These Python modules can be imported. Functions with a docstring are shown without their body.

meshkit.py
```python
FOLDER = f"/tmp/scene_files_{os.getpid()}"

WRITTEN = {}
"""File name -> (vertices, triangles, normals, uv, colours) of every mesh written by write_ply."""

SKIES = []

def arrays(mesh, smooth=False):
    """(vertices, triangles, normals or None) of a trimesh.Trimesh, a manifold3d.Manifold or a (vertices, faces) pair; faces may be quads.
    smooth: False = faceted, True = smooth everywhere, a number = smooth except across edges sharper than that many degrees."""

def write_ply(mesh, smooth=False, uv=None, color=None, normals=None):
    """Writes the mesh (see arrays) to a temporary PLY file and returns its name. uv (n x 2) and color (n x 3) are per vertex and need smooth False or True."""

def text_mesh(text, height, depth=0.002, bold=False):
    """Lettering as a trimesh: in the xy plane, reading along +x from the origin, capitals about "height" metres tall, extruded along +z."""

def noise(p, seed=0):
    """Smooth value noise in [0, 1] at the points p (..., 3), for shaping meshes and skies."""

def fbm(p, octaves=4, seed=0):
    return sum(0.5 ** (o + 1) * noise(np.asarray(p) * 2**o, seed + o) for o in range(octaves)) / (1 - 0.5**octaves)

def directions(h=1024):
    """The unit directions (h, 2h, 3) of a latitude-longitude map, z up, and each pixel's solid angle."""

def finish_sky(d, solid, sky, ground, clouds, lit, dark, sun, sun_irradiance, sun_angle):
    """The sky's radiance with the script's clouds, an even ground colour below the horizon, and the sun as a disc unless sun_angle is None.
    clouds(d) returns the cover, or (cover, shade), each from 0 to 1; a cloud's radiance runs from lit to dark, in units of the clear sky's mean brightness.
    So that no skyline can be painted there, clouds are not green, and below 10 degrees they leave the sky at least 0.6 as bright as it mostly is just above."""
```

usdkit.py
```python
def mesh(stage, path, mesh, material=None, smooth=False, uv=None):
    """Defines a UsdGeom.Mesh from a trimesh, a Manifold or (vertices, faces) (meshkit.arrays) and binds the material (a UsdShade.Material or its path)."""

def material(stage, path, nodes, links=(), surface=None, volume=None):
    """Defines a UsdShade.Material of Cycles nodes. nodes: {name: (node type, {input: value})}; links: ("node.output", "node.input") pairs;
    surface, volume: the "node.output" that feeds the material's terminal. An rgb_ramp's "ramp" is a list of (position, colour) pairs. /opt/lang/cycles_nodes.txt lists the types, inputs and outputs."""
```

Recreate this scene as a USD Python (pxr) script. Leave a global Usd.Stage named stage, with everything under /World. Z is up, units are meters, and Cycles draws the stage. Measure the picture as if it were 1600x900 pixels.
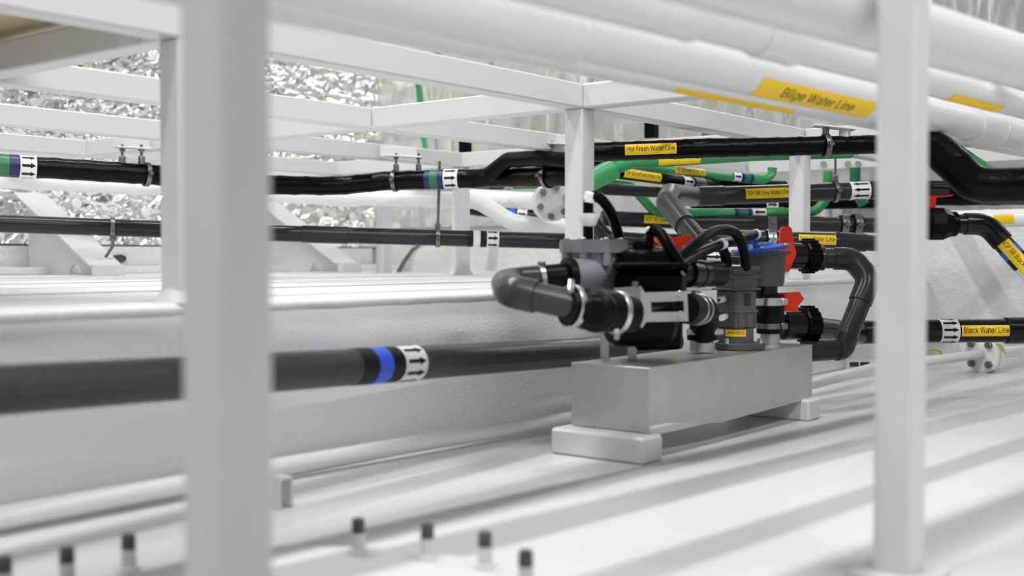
import math, numpy as np, trimesh, manifold3d, usdkit, meshkit
from pxr import Usd, UsdGeom, UsdLux, UsdShade, Gf, Sdf, Vt
from shapely.geometry import Polygon, box as sbox
rng = np.random.default_rng(7)
stage = Usd.Stage.CreateInMemory()
UsdGeom.SetStageUpAxis(stage, UsdGeom.Tokens.z); UsdGeom.SetStageMetersPerUnit(stage, 1.0)
UsdGeom.Xform.Define(stage, '/World'); UsdGeom.Scope.Define(stage, '/World/Looks')

# ------------------------------------------------------------------ camera, light, exposure
F = 1800.0                      # focal length in pixels of the 1600 x 900 frame
CZ = 0.4556                     # camera height over the deck
PITCH = math.atan(50 / F)
cp, sp = math.cos(PITCH), math.sin(PITCH)
cam = UsdGeom.Camera.Define(stage, '/World/camera')
cam.CreateHorizontalApertureAttr(36.0); cam.CreateVerticalApertureAttr(20.25)
cam.CreateFocalLengthAttr(36.0 * F / 1600)
cam.CreateClippingRangeAttr(Gf.Vec2f(0.05, 60))
cam.CreateFStopAttr(2.25); cam.CreateFocusDistanceAttr(3.75)
cam.CreateExposureAttr(-0.42)
cam.AddTranslateOp().Set(Gf.Vec3d(0, 0, CZ)); cam.AddRotateXOp().Set(90 - math.degrees(PITCH))

ANG = math.radians(38.5)
A3 = np.array([math.sin(ANG), math.cos(ANG), 0.0]); B3 = np.array([-math.cos(ANG), math.sin(ANG), 0.0]); Z3 = np.array([0, 0, 1.0])
O2 = np.array([0.19, 3.25, 0.0])                    # foot of the middle post: origin of the ship grid
def G(a, b, z=0.0): return O2 + a * A3 + b * B3 + z * Z3
def P(px, py, d):
    u, v = (px - 800) / F, (450 - py) / F
    s = d / (cp + v * sp)
    return np.array([u * s, d, CZ + s * (v * cp - sp)])
def proj(p):
    x, y, z = p[0], p[1], p[2] - CZ
    f = y * cp - z * sp; v = y * sp + z * cp
    return 800 + F * x / f, 450 - F * v / f

def lamp(name, c, length, width, power, along=A3, color=(1, 1, 1), down=None):
    l = UsdLux.RectLight.Define(stage, '/World/' + name)
    l.CreateWidthAttr(length); l.CreateHeightAttr(width); l.CreateIntensityAttr(power); l.CreateColorAttr(Gf.Vec3f(*color))
    n = np.array([0, 0, -1.0]) if down is None else np.asarray(down, float) / np.linalg.norm(down)
    x = along - n * (along @ n); x /= np.linalg.norm(x); z = -n; y = np.cross(z, x)
    m = Gf.Matrix4d(*[float(q) for q in (*x, 0, *y, 0, *z, 0, *c, 1)])
    l.AddTransformOp().Set(m)
APIPE = np.array([math.sin(math.radians(43.6)), math.cos(math.radians(43.6)), 0.0])     # run of the overhead pipes
lamp('lamp_overhead', G(-2.3, -0.93, 4.3), 4.6, 0.10, 132, along=APIPE, color=(1.0, .993, .985))
lamp('lamp_side', G(-2.2, -4.1, 4.2), 5.0, 0.12, 122, color=(.955, .965, 1.0), down=B3 * .45 - Z3)
lamp('lamp_back', G(-1.0, 1.9, 4.3), 4.0, 0.12, 120, color=(1.0, 1.0, .97))
dome = UsdLux.DomeLight.Define(stage, '/World/dome'); dome.CreateIntensityAttr(0.05)

# ------------------------------------------------------------------ helpers
loc_of, used = {}, {}
def unique(path):
    n = used.get(path, -1) + 1; used[path] = n
    return path if n == 0 else f'{path}_{n:03d}'
def setdata(p, **k):
    for key, v in k.items():
        if v: p.SetCustomDataByKey(key, v)
def thing(name, label, cat, loc=(0, 0, 0), group=None, kind=None):
    path = unique('/World/' + name)
    x = UsdGeom.Xform.Define(stage, path); x.AddTranslateOp().Set(Gf.Vec3d(*map(float, loc)))
    loc_of[path] = np.asarray(loc, float)
    setdata(x.GetPrim(), label=label, category=cat, group=group, kind=kind)
    return path
def fixm(m):
    if isinstance(m, list): m = trimesh.util.concatenate(m)
    return m
def part(parent, name, m, mat, smooth=32, label=None, kind=None):
    m = fixm(m).copy()
    path = unique(parent + '/' + name); loc = loc_of[parent]
    m.apply_translation(-loc); loc_of[path] = loc
    p = usdkit.mesh(stage, path, m, M[mat], smooth=smooth).GetPrim()
    setdata(p, label=label, kind=kind)
    return path
def solo(name, m, mat, label, cat=None, group=None, kind=None, smooth=32):
    path = unique('/World/' + name); loc_of[path] = np.zeros(3)
    p = usdkit.mesh(stage, path, fixm(m), M[mat], smooth=smooth).GetPrim()
    setdata(p, label=label, category=cat, group=group, kind=kind)
    return path

def unit(v): v = np.asarray(v, float); return v / np.linalg.norm(v)
def frame(t, ref=Z3):
    t = unit(t)
    if abs(t @ ref) > .98: ref = A3
    x = unit(np.cross(ref, t)); return x, np.cross(t, x), t
def fillet(pts, rad):
    pts = [np.asarray(p, float) for p in pts]; out = [pts[0]]
    for i in range(1, len(pts) - 1):
        a, c, b = pts[i - 1], pts[i], pts[i + 1]
        u, w = unit(a - c), unit(b - c)
        th = math.acos(np.clip(u @ w, -1, 1))
        if th > math.pi - .02: out.append(c); continue
        k = min(rad / math.tan(th / 2), .49 * np.linalg.norm(a - c), .49 * np.linalg.norm(b - c))
        r = k * math.tan(th / 2); bis = unit(u + w); cen = c + bis * (r / math.sin(th / 2))
        s, e = c + u * k - cen, c + w * k - cen
        om = math.acos(np.clip(unit(s) @ unit(e), -1, 1)); n = max(3, int(om / .16))
        for j in range(n + 1):
            f = j / n
            out.append(cen + (math.sin((1 - f) * om) * s + math.sin(f * om) * e) / math.sin(om) if om > 1e-3 else cen + s)
    out.append(pts[-1]); return np.array(out)
def tube(pts, r, bend=.0, n=24, wob=0, caps=True, ripple=None):
    p = fillet(pts, bend) if bend and len(pts) > 2 else np.array(pts, float)
    if ripple:                                   # resample so the wrap can be lumpy
        seg = np.r_[0, np.cumsum(np.linalg.norm(np.diff(p, axis=0), axis=1))]
        q = np.linspace(0, seg[-1], max(4, int(seg[-1] / ripple[0]))); p = np.stack([np.interp(q, seg, p[:, k]) for k in range(3)], 1)
    t = np.gradient(p, axis=0); t /= np.linalg.norm(t, axis=1, keepdims=True)
    x = frame(t[0])[0]; xs = []
    for i in range(len(p)):
        x = unit(x - t[i] * (x @ t[i])); xs.append(x)
    xs = np.array(xs); ys = np.cross(t, xs)
    an = np.arange(n) * 2 * math.pi / n
    rr = np.full((len(p), n), float(r)) if np.ndim(r) == 0 else np.repeat(np.asarray(r, float)[:, None], n, 1)
    if ripple:
        q = np.arange(len(p)) * ripple[0]
        rr = rr + ripple[1] * np.maximum(0, np.sin(q[:, None] * 2 * math.pi / ripple[2] + an[None, :])) ** 3
        nz = meshkit.fbm(np.stack([np.repeat(q, n) * 9, np.tile(np.cos(an), len(p)), np.tile(np.sin(an), len(p))], 1)).reshape(len(p), n)
        rr = rr + ripple[1] * 1.1 * nz
    v = p[:, None] + rr[:, :, None] * (np.cos(an)[None, :, None] * xs[:, None] + np.sin(an)[None, :, None] * ys[:, None])
    i, j = np.meshgrid(np.arange(len(p) - 1), np.arange(n), indexing='ij'); j2 = (j + 1) % n
    q = np.stack([i * n + j, i * n + j2, (i + 1) * n + j2, (i + 1) * n + j], -1).reshape(-1, 4)
    f = np.vstack([q[:, [0, 1, 2]], q[:, [0, 2, 3]]]); v = v.reshape(-1, 3)
    if caps:
        k = len(v); v = np.vstack([v, p[0], p[-1]]); m = (len(p) - 1) * n; jj = np.arange(n)
        f = np.vstack([f, np.stack([np.full(n, k), (jj + 1) % n, jj], 1), np.stack([np.full(n, k + 1), m + jj, m + (jj + 1) % n], 1)])
    return trimesh.Trimesh(v, f, process=False)
def cyl(p, q, r, n=24): return tube([p, q], r, n=n)
def lathe(profile, o, axis, n=32):
    """profile [(r, h)...] turned round the axis through o."""
    x, y, t = frame(axis); pr = np.asarray(profile, float); an = np.arange(n) * 2 * math.pi / n
    v = np.asarray(o)[None, None] + pr[:, None, 1, None] * t + pr[:, None, 0, None] * (np.cos(an)[None, :, None] * x + np.sin(an)[None, :, None] * y)
    m = len(pr); i, j = np.meshgrid(np.arange(m - 1), np.arange(n), indexing='ij'); j2 = (j + 1) % n
    q = np.stack([i * n + j, i * n + j2, (i + 1) * n + j2, (i + 1) * n + j], -1).reshape(-1, 4)
    f = np.vstack([q[:, [0, 1, 2]], q[:, [0, 2, 3]]])
    return trimesh.Trimesh(v.reshape(-1, 3), f, process=False)
def ring(o, axis, r0, r1, w, n=32):
    h = w / 2; c = min(.0015, (r1 - r0) / 3)
    return lathe([(r0, -h), (r1 - c, -h), (r1, -h + c), (r1, h - c), (r1 - c, h), (r0, h), (r0, -h)], o, axis, n)
def disc(o, axis, r, w, c=.002, n=32):
    h = w / 2; return lathe([(1e-5, -h), (r - c, -h), (r, -h + c), (r, h - c), (r - c, h), (1e-5, h)], o, axis, n)
def rbox(c, size, ax=(A3, B3, Z3), ch=.003):
    s = np.asarray(size, float) / 2; ch = min(ch, s.min() * .6); pts = []
    for sx in (-1, 1):
        for sy in (-1, 1):
            for sz in (-1, 1):
                e = np.array([sx, sy, sz]) * s
                for k in range(3):
                    q = e - np.array([sx, sy, sz]) * ch; q[k] = e[k]; pts.append(q)
    pts = np.array(pts); m = trimesh.convex.convex_hull(pts)
    R = np.stack([unit(a) for a in ax], 1)
    if np.linalg.det(R) < 0: m.invert()
    v = np.asarray(m.vertices) @ R.T + np.asarray(c)
    return trimesh.Trimesh(v, m.faces, process=False)
def beam(p, q, w, h, ch=.004, up=Z3):
    p, q = np.asarray(p, float), np.asarray(q, float); t = unit(q - p); y = unit(np.cross(up, t)); z = np.cross(t, y)
    return rbox((p + q) / 2, (np.linalg.norm(q - p), w, h), (t, y, z), ch)
def prism(poly, o, ex, ey, th, holes=()):
    g = Polygon(poly, holes); m = trimesh.creation.extrude_polygon(g, th)
    ez = np.cross(ex, ey); v = np.asarray(m.vertices); v = np.asarray(o) + v[:, :1] * ex + v[:, 1:2] * ey + (v[:, 2:] - th / 2) * ez
    return trimesh.Trimesh(v, m.faces, process=False)
def pixpoly(pp, d, th, d2=None, x0=None, x1=None):
    """front polygon of a plate that stands at depth d (or runs from d to d2), th thick."""
    pts = [P(x, y, d if d2 is None else d + (d2 - d) * (x - x0) / (x1 - x0)) for x, y in pp]
    o = pts[0]; far = max(pts, key=lambda q: np.linalg.norm(q - o) if abs(q[0] - o[0]) > .004 else -1)
    ex = unit((far - o) * np.array([1, 1, 0])); ex = ex if ex[0] > 0 else -ex; ey = Z3
    return prism([((q - o) @ ex, (q - o) @ ey) for q in pts], o, ex, ey, th)
def on_pipe(m, o, t, r, e):
    """bend a flat mesh (x along the pipe, y round it, z out) onto a pipe's surface."""
    t = unit(t); e = unit(e - t * (e @ t)); g = np.cross(e, t)
    v = np.asarray(m.vertices); a = v[:, 1] / r; rr = r + v[:, 2]
    w = o + v[:, :1] * t + (rr * np.cos(a))[:, None] * e + (rr * np.sin(a))[:, None] * g
    return trimesh.Trimesh(w, m.faces, process=False)
def slab(w, h, z0, z1, nx=4, ny=10):
    m = trimesh.creation.box((w, h, z1 - z0)); m = m.subdivide_to_size(max(h / ny, .003)) if h > .003 else m
    m.apply_translation((0, 0, (z0 + z1) / 2)); return m
def to_cam(o, up=0.0): return unit(np.array([0, 0, CZ]) - o) + up * Z3
def seg_at(p, q, px):
    p, q = np.asarray(p), np.asarray(q); lo, hi = -.5, 1.5
    for _ in range(40):
        m = (lo + hi) / 2
        if (proj(p + m * (q - p))[0] < px) == (proj(q)[0] > proj(p)[0]): lo = m
        else: hi = m
    return p + lo * (q - p)
def text_flat(text, w, h):
    m = meshkit.text_mesh(text, 1.0, .05)
    m = trimesh.Trimesh(np.asarray(m.vertices), np.asarray(m.faces), process=False); b = m.bounds
    v = (m.vertices - [(b[0, 0] + b[1, 0]) / 2, .36, b[0, 2]])
    s = w / (b[1, 0] - b[0, 0]); sy = min(h / (b[1, 1] - b[0, 1]), s * 1.35)
    v = v * [s, sy, .0006 / max(b[1, 2] - b[0, 2], 1e-6)]
    return trimesh.Trimesh(v, m.faces, process=False)
def label_on(par, p, q, px0, px1, r, hpx, text, up=0.0, mat='yellow', fit=.92, tmat='ink'):
    """a sticker with lettering on the pipe p-q between picture columns; returns nothing."""
    a, b = seg_at(p, q, px0), seg_at(p, q, px1); o = (a + b) / 2; t = b - a; L = np.linalg.norm(t)
    h = hpx * o[1] / F; e = to_cam(o, up)
    lab = part(par, 'label', on_pipe(slab(L, h, .0004, .0012), o, t, r, e), mat, smooth=40, label=('yellow sticker reading ' + text) if text else None)
    if text:
        tm = text_flat(text, L * fit, h * .62); tm = tm.subdivide_to_size(max(.0035, h * .3)); tm.apply_translation((0, 0, .0011))
        part(lab, 'lettering', on_pipe(tm, o, t, r, e), tmat, smooth=False)
def band_on(par, p, q, px0, px1, r, mat, name='marking_band'):
    a, b = seg_at(p, q, px0), seg_at(p, q, px1); t = b - a
    return part(par, name, ring((a + b) / 2, t, r - .002, r + .0008, np.linalg.norm(t)), mat, smooth=40)
def arrows_on(par, p, q, px0, px1, r, n=7, rev=False):
    a, b = seg_at(p, q, px0), seg_at(p, q, px1); t = b - a; L = np.linalg.norm(t); o = (a + b) / 2
    bp = part(par, 'arrow_band', ring(o, t, r - .002, r + .0008, L), 'white_vinyl', smooth=40, label='white band with black flow arrows')
    ms = []; s = 2 * math.pi * r / n; k = -1 if rev else 1
    for i in range(n):
        w = s * .30
        pl = [(-.40 * L, -w * .5), (.12 * L, -w * .5), (.12 * L, -w * 1.05), (.42 * L, 0), (.12 * L, w * 1.05), (.12 * L, w * .5), (-.40 * L, w * .5)]
        m = trimesh.creation.extrude_polygon(Polygon([(k * x, y) for x, y in pl][::k]), .0006)
        m = m.subdivide_to_size(max(.006, w * .8)); m.apply_translation((0, (i + .15) * s, .0009))
        ms.append(on_pipe(m, o, t, r, to_cam(o)))
    part(bp, 'flow_arrows', ms, 'ink', smooth=False, kind=None)
def hexnut(o, axis, r, h): return lathe([(1e-5, -h / 2), (r * .9, -h / 2), (r, -h / 2 + h * .12), (r, h / 2 - h * .12), (r * .9, h / 2), (1e-5, h / 2)], o, axis, 6)

# ------------------------------------------------------------------ materials
M = {}
def mat(name, color, rough=.4, metal=0.0, bump=None, noise=None, spec=.5, coat=0.0):
    nd = {'p': ('principled_bsdf', {'base_color': color, 'roughness': rough, 'metallic': metal, 'specular_ior_level': spec, 'coat_weight': coat, 'coat_roughness': .15})}; lk = []
    nd['g'] = ('geometry', {})
    if noise:
        sc, amt = noise
        nd['n'] = ('noise_texture', {'scale': sc, 'detail': 4.0}); nd['r'] = ('rgb_ramp', {'ramp': [(.3, tuple(c * (1 - amt) for c in color)), (.7, tuple(min(1, c * (1 + amt)) for c in color))]})
        lk += [('g.position', 'n.vector'), ('n.fac', 'r.fac'), ('r.color', 'p.base_color')]
    if bump:
        sc, dist = bump
        nd['bn'] = ('noise_texture', {'scale': sc, 'detail': 3.0, 'roughness': .6}); nd['b'] = ('bump', {'strength': 1.0, 'distance': dist})
        lk += [('g.position', 'bn.vector'), ('bn.fac', 'b.height'), ('b.normal', 'p.normal')]
    M[name] = usdkit.material(stage, '/World/Looks/' + name, nd, lk, surface='p.BSDF')
mat('frame_white', (.665, .665, .68), .32, bump=(120, .0004))
mat('wall_white', (.84, .84, .865), .42, bump=(170, .0022), noise=(1.2, .02))
mat('floor_white', (.69, .69, .69), .30, bump=(60, .0016), noise=(2.5, .02))
mat('tank_white', (.82, .82, .815), .30, bump=(60, .0016), noise=(2.5, .02))
mat('hull_white', (.70, .72, .69), .34, bump=(16, .012), noise=(3, .05))
mat('pipe_white', (.86, .87, .86), .2)
mat('clad_white', (.70, .70, .71), .30, bump=(14, .004))
mat('room_white', (.26, .26, .255), .6)
mat('plywood', (.52, .44, .27), .55, noise=(6, .12))
mat('pvc', (.026, .027, .030), .24, noise=(40, .10), spec=.25)
mat('pvc_drain', (.044, .046, .050), .26, noise=(40, .10), spec=.3)
mat('pvc_light', (.050, .051, .058), .26, noise=(40, .08), spec=.35)
mat('pvc_dark', (.006, .006, .007), .20, spec=.3)
mat('black_wrap', (.0016, .0016, .0018), .27, bump=(45, .0016), spec=.13)
mat('black_plastic', (.002, .002, .0022), .28, spec=.08)
mat('rubber', (.003, .003, .0032), .36, spec=.14)
mat('valve_grey', (.215, .215, .25), .42, spec=.3)
mat('pump_grey', (.085, .087, .090), .45, spec=.3)
mat('green', (.028, .27, .085), .38)
mat('green_dark', (.012, .15, .06), .4)
mat('yellow', (.90, .60, .022), .4, spec=.3)
mat('yellow_wire', (.55, .60, .05), .4)
mat('ink', (.004, .004, .004), .5, spec=.3)
mat('white_vinyl', (.80, .80, .82), .4)
mat('white_plastic', (.80, .80, .80), .4)
mat('blue_vinyl', (.025, .10, .70), .4)
mat('blue_plastic', (.006, .055, .36), .35)
mat('navy_vinyl', (.006, .008, .085), .4)
mat('red_plastic', (.60, .028, .006), .35, spec=.3)
mat('zinc', (.62, .64, .65), .28, metal=1.0)
mat('dull_steel', (.22, .21, .195), .36, metal=.9)
mat('stainless', (.54, .53, .505), .42, metal=.85, noise=(9, .06))
mat('stud_steel', (.10, .085, .07), .55, metal=.3)
mat('dark_gap', (.02, .02, .02), .8)
# crinkled aluminium foil: creases at two scales drive the bump
def foil(name, stretch, big, fine, dist, rough):
    M[name] = usdkit.material(stage, '/World/Looks/' + name, {
    'g': ('geometry', {}), 'mp': ('mapping', {'mapping_type': 'point', 'scale': stretch}),
    'w': ('noise_texture', {'scale': 3.0, 'detail': 3.0}),
    'ws': ('vector_math', {'math_type': 'scale', 'scale': .45}),
    'wa': ('vector_math', {'math_type': 'add'}),
    'v': ('voronoi_texture', {'scale': big, 'feature': 'distance_to_edge'}),
    'v2': ('voronoi_texture', {'scale': fine, 'feature': 'f1'}),
    'n': ('noise_texture', {'scale': big * 1.3, 'detail': 3.0, 'roughness': .55, 'distortion': 1.0, 'type': 'ridged_multifractal'}),
    'm1': ('math', {'math_type': 'multiply_add', 'value2': .45}),
    'm2': ('math', {'math_type': 'multiply_add', 'value2': .2}),
    'b': ('bump', {'strength': 1.0, 'distance': dist}),
    'p': ('principled_bsdf', {'base_color': (.93, .93, .90), 'metallic': 1.0, 'roughness': rough})},
    [('g.position', 'mp.vector'), ('mp.vector', 'w.vector'), ('w.color', 'ws.vector1'), ('mp.vector', 'wa.vector1'), ('ws.vector', 'wa.vector2'),
     ('wa.vector', 'v.vector'), ('wa.vector', 'v2.vector'), ('wa.vector', 'n.vector'),
     ('v.distance', 'm1.value1'), ('n.fac', 'm1.value3'), ('v2.distance', 'm2.value1'), ('m1.value', 'm2.value3'),
     ('m2.value', 'b.height'), ('b.normal', 'p.normal')], surface='p.BSDF')
foil('foil', (.9, .9, 1.4), 4.8, 15.0, .034, .15)
foil('foil_smooth', (1, 1, .3), 4.0, 11.0, .014, .22)

# ------------------------------------------------------------------ the setting
ZT = CZ - .089                                       # tank top
AE, BE = 2.75, 3.6                                   # bulkhead, ship's side
def gbox(a0, a1, b0, b1, z0, z1, ch=.003): return rbox(G((a0 + a1) / 2, (b0 + b1) / 2, (z0 + z1) / 2), (a1 - a0, b1 - b0, z1 - z0), ch=ch)
solo('floor', gbox(-6, AE, -5.0, -.035, -.05, 0), 'floor_white', 'white painted steel deck', kind='structure', smooth=False)
solo('wall_left', gbox(-6, AE, -.035, .02, 0, ZT - .02), 'wall_white', 'white painted side of the raised tank, behind the thick grey pipe', kind='structure', smooth=False)
# tank top with an uneven, thickly painted front lip
na = 1200; aa = np.linspace(-6, AE, na); prof = [(.03, -.024), (-.004, -.023), (-.011, -.017), (-.013, -.009), (-.009, -.002), (.0, 0.0), (BE + .035, 0.0)]
nz = meshkit.fbm(np.stack([aa * 14, aa * 0, aa * 0], 1)); nz2 = meshkit.fbm(np.stack([aa * 30, aa * 0 + 3, aa * 0], 1))
vv = []
for k, (b, z) in enumerate(prof):
    w = 1.0 if 1 <= k <= 4 else 0
    vv.append(G(0, 0)[None] + aa[:, None] * A3 + (b - .035 + w * .004 * nz)[:, None] * B3 + (ZT + z + w * .004 * nz2 * (1 if k < 3 else .3))[:, None] * Z3)
vv = np.array(vv); i, j = np.meshgrid(np.arange(len(prof) - 1), np.arange(na - 1), indexing='ij')
ff = np.stack([i * na + j, i * na + j + 1, (i + 1) * na + j + 1, (i + 1) * na + j], -1).reshape(-1, 4)
lip = trimesh.Trimesh(vv.reshape(-1, 3), np.vstack([ff[:, [0, 1, 2]], ff[:, [0, 2, 3]]]), process=False)
solo('trim_1', lip, 'tank_white', 'white tank top with a thick rounded painted edge', kind='structure', smooth=50)
solo('wall_back', gbox(-6, AE + .05, BE, BE + .05, ZT - .01, 4.5), 'hull_white', "ship's side at the far left", kind='structure', smooth=False)
solo('ceiling', gbox(-6, AE + .05, -5.0, BE + .05, 4.5, 4.55), 'room_white', 'ceiling', kind='structure', smooth=False)
solo('wall_front', gbox(-6, AE + .05, -5.05, -5.0, -.05, 4.5), 'room_white', 'wall behind the camera', kind='structure', smooth=False)
solo('wall_rear', gbox(-6.05, -6, -5.05, BE + .05, -.05, 4.5), 'room_white', 'wall to the left behind the camera', kind='structure', smooth=False)
def sheet(o, ex, ey, en, w, h, step, fn):
    nx, ny = max(2, int(w / step)), max(2, int(h / step)); x, y = np.linspace(0, w, nx), np.linspace(0, h, ny)
    X, Y = np.meshgrid(x, y); q = o + X[..., None] * ex + Y[..., None] * ey
    q = q + fn(q.reshape(-1, 3), X.ravel(), Y.ravel()).reshape(ny, nx, 1) * en
    i, j = np.meshgrid(np.arange(ny - 1), np.arange(nx - 1), indexing='ij'); a = i * nx + j
    f = np.stack([a, a + 1, a + nx + 1, a + nx], -1).reshape(-1, 4); m = trimesh.Trimesh(q.reshape(-1, 3), np.vstack([f[:, [0, 1, 2]], f[:, [0, 2, 3]]]), process=False)
    if (m.face_normals.mean(0) @ en) < 0: m.invert()
    return m
fb = lambda q, s, k=0: meshkit.fbm(q * s + k)
solo('wall_right', [gbox(AE + .03, AE + .08, -5.05, BE, -.05, 4.5),
                    sheet(G(AE, -2.2, -.02), B3, Z3, -A3, 5.8, .66, .02, lambda q, x, y: .018 * fb(q, 3.1) + .006 * fb(q, 11, 5))],
     'hull_white', 'white bulkhead with thick uneven paint', kind='structure', smooth=60)
# foil on the ship's side (strongly crumpled, held by pins) and on the bulkhead (smoother, vertical folds)
pins = [(122, 318), (230, 332), (503, 333), (553, 338), (330, 330)]
def on_side(px, py, b):                               # point of the plane b = const seen at a pixel
    r = P(px, py, 1.0) - np.array([0, 0, CZ]); n = B3; c = O2 + b * B3
    s = ((c - np.array([0, 0, CZ])) @ n) / (r @ n); return np.array([0, 0, CZ]) + s * r
def on_head(px, py, a):
    r = P(px, py, 1.0) - np.array([0, 0, CZ]); n = A3; c = O2 + a * A3
    s = ((c - np.array([0, 0, CZ])) @ n) / (r @ n); return np.array([0, 0, CZ]) + s * r
pinp = [on_side(x, y, BE - .05) for x, y in pins]
def side_fn(q, x, y):
    d = .045 * np.abs(fb(q, 3.0) - .5) + .030 * np.abs(fb(q, 8.0, 3) - .5)
    for p in pinp:
        r = np.linalg.norm(q - p, axis=1); d = d * (1 - np.exp(-(r / .10) ** 2)) - .02 * np.exp(-(r / .10) ** 2) + .008 * np.cos(np.arctan2(q[:, 2] - p[2], (q - p) @ A3) * 9) * np.exp(-((r - .16) / .09) ** 2)
    return d
t = thing('foil_insulation', "crumpled silver foil insulation on the ship's side, left of the corner", 'insulation', G(-.5, BE - .03, CZ + .05))
part(t, 'foil_sheet', sheet(G(-3.2, BE - .04, CZ + .06), A3, Z3, -B3, AE + 3.17, 1.7, .019, side_fn), 'foil', smooth=60)
for p in pinp: part(t, 'pin_cap', disc(p + B3 * .012, -B3, .028, .012, .005), 'white_plastic', label='round white pin cap')
t = thing('foil_insulation', 'smoother silver foil with vertical folds on the bulkhead, right of the corner', 'insulation', G(AE - .03, 1, CZ + .15))
part(t, 'foil_sheet', sheet(G(AE - .03, -2.2, CZ + .18), B3, Z3, -A3, 5.79, 1.6, .022,
     lambda q, x, y: .016 * np.abs(fb(q * [1, 1, .22], 7.0)) + .010 * fb(q, 2.5, 4)), 'foil_smooth', smooth=60)
part(t, 'plug', disc(on_head(684, 87, AE - .04), -A3, .028, .03, .006), 'black_plastic', label='small black plug')
# white strip with an oval hole under the left foil
w = thing('side_stringer', "white horizontal stringer along the ship's side with an oval hole", 'stringer', G(.5, BE - .05, ZT), kind=None)
part(w, 'web', gbox(-3.2, AE - .06, BE - .05, BE - .01, ZT, CZ + .05), 'hull_white')
part(w, 'face_plate', gbox(-3.2, AE - .06, BE - .28, BE - .05, ZT + .001, ZT + .035), 'hull_white')
oh = on_side(186, 404, BE - .055)
part(w, 'oval_hole', (lambda m: trimesh.Trimesh((np.asarray(m.vertices) - oh) * [1, 1, .5] + oh, m.faces, process=False))(lathe([(1e-5, 0), (.034, 0), (.038, .006), (.043, .004), (.043, -.004)], oh, -B3)), 'stud_steel', label='brown-edged oval drain hole')

# knee brackets between tank top and ship's side
def knee(a, b0, h, label, run=.69):
    t = thing('knee_bracket', label, 'bracket', G(a, b0, ZT), group=None)
    poly = [(0, 0), (.10, 0)] + [(.235 + .05 * math.cos(q), .05 * math.sin(q)) for q in np.linspace(math.pi, 0, 9)] + [(BE - b0 - .085, 0), (BE - b0 - .085, h * .86), (BE - b0 - .09, h * .86), (0, .035)]
    part(t, 'web_plate', prism(poly, G(a, b0, ZT + .001), B3, Z3, .012), 'frame_white')
    p, q = G(a, b0 - .01, ZT + .045), G(a, BE - .09, ZT + .045 + (h - .035) * (BE - b0 - .08) / run); tt = unit(q - p); n = np.cross(tt, A3)
    part(t, 'flange', rbox((p + q) / 2, (np.linalg.norm(q - p), .16, .014), (tt, A3, n)), 'frame_white')
    part(t, 'toe_plate', rbox(G(a, b0 - .03, ZT + .025), (.14, .05, .05)), 'frame_white')
knee(.30, 2.86, .40, 'white triangular knee bracket at the far left, nearer one')
knee(1.78, 2.84, .40, 'white triangular knee bracket left of centre, behind the near post')
t = thing('curved_bracket', 'white curved bracket standing on the tank top left of the slim far post', 'bracket', G(2.35, 2.6, ZT))
pp = [(625, 424), (632, 408), (645, 390), (668, 372), (697, 362), (700, 424)]
part(t, 'web_plate', pixpoly(pp, 6.4, .02), 'hull_white')
part(t, 'edge_strip', tube([P(x, y, 6.39) for x, y in [(622, 426), (632, 408), (645, 390), (668, 372), (700, 361)]], .012, n=8), 'dull_steel', label='dark unpainted edge')

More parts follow.
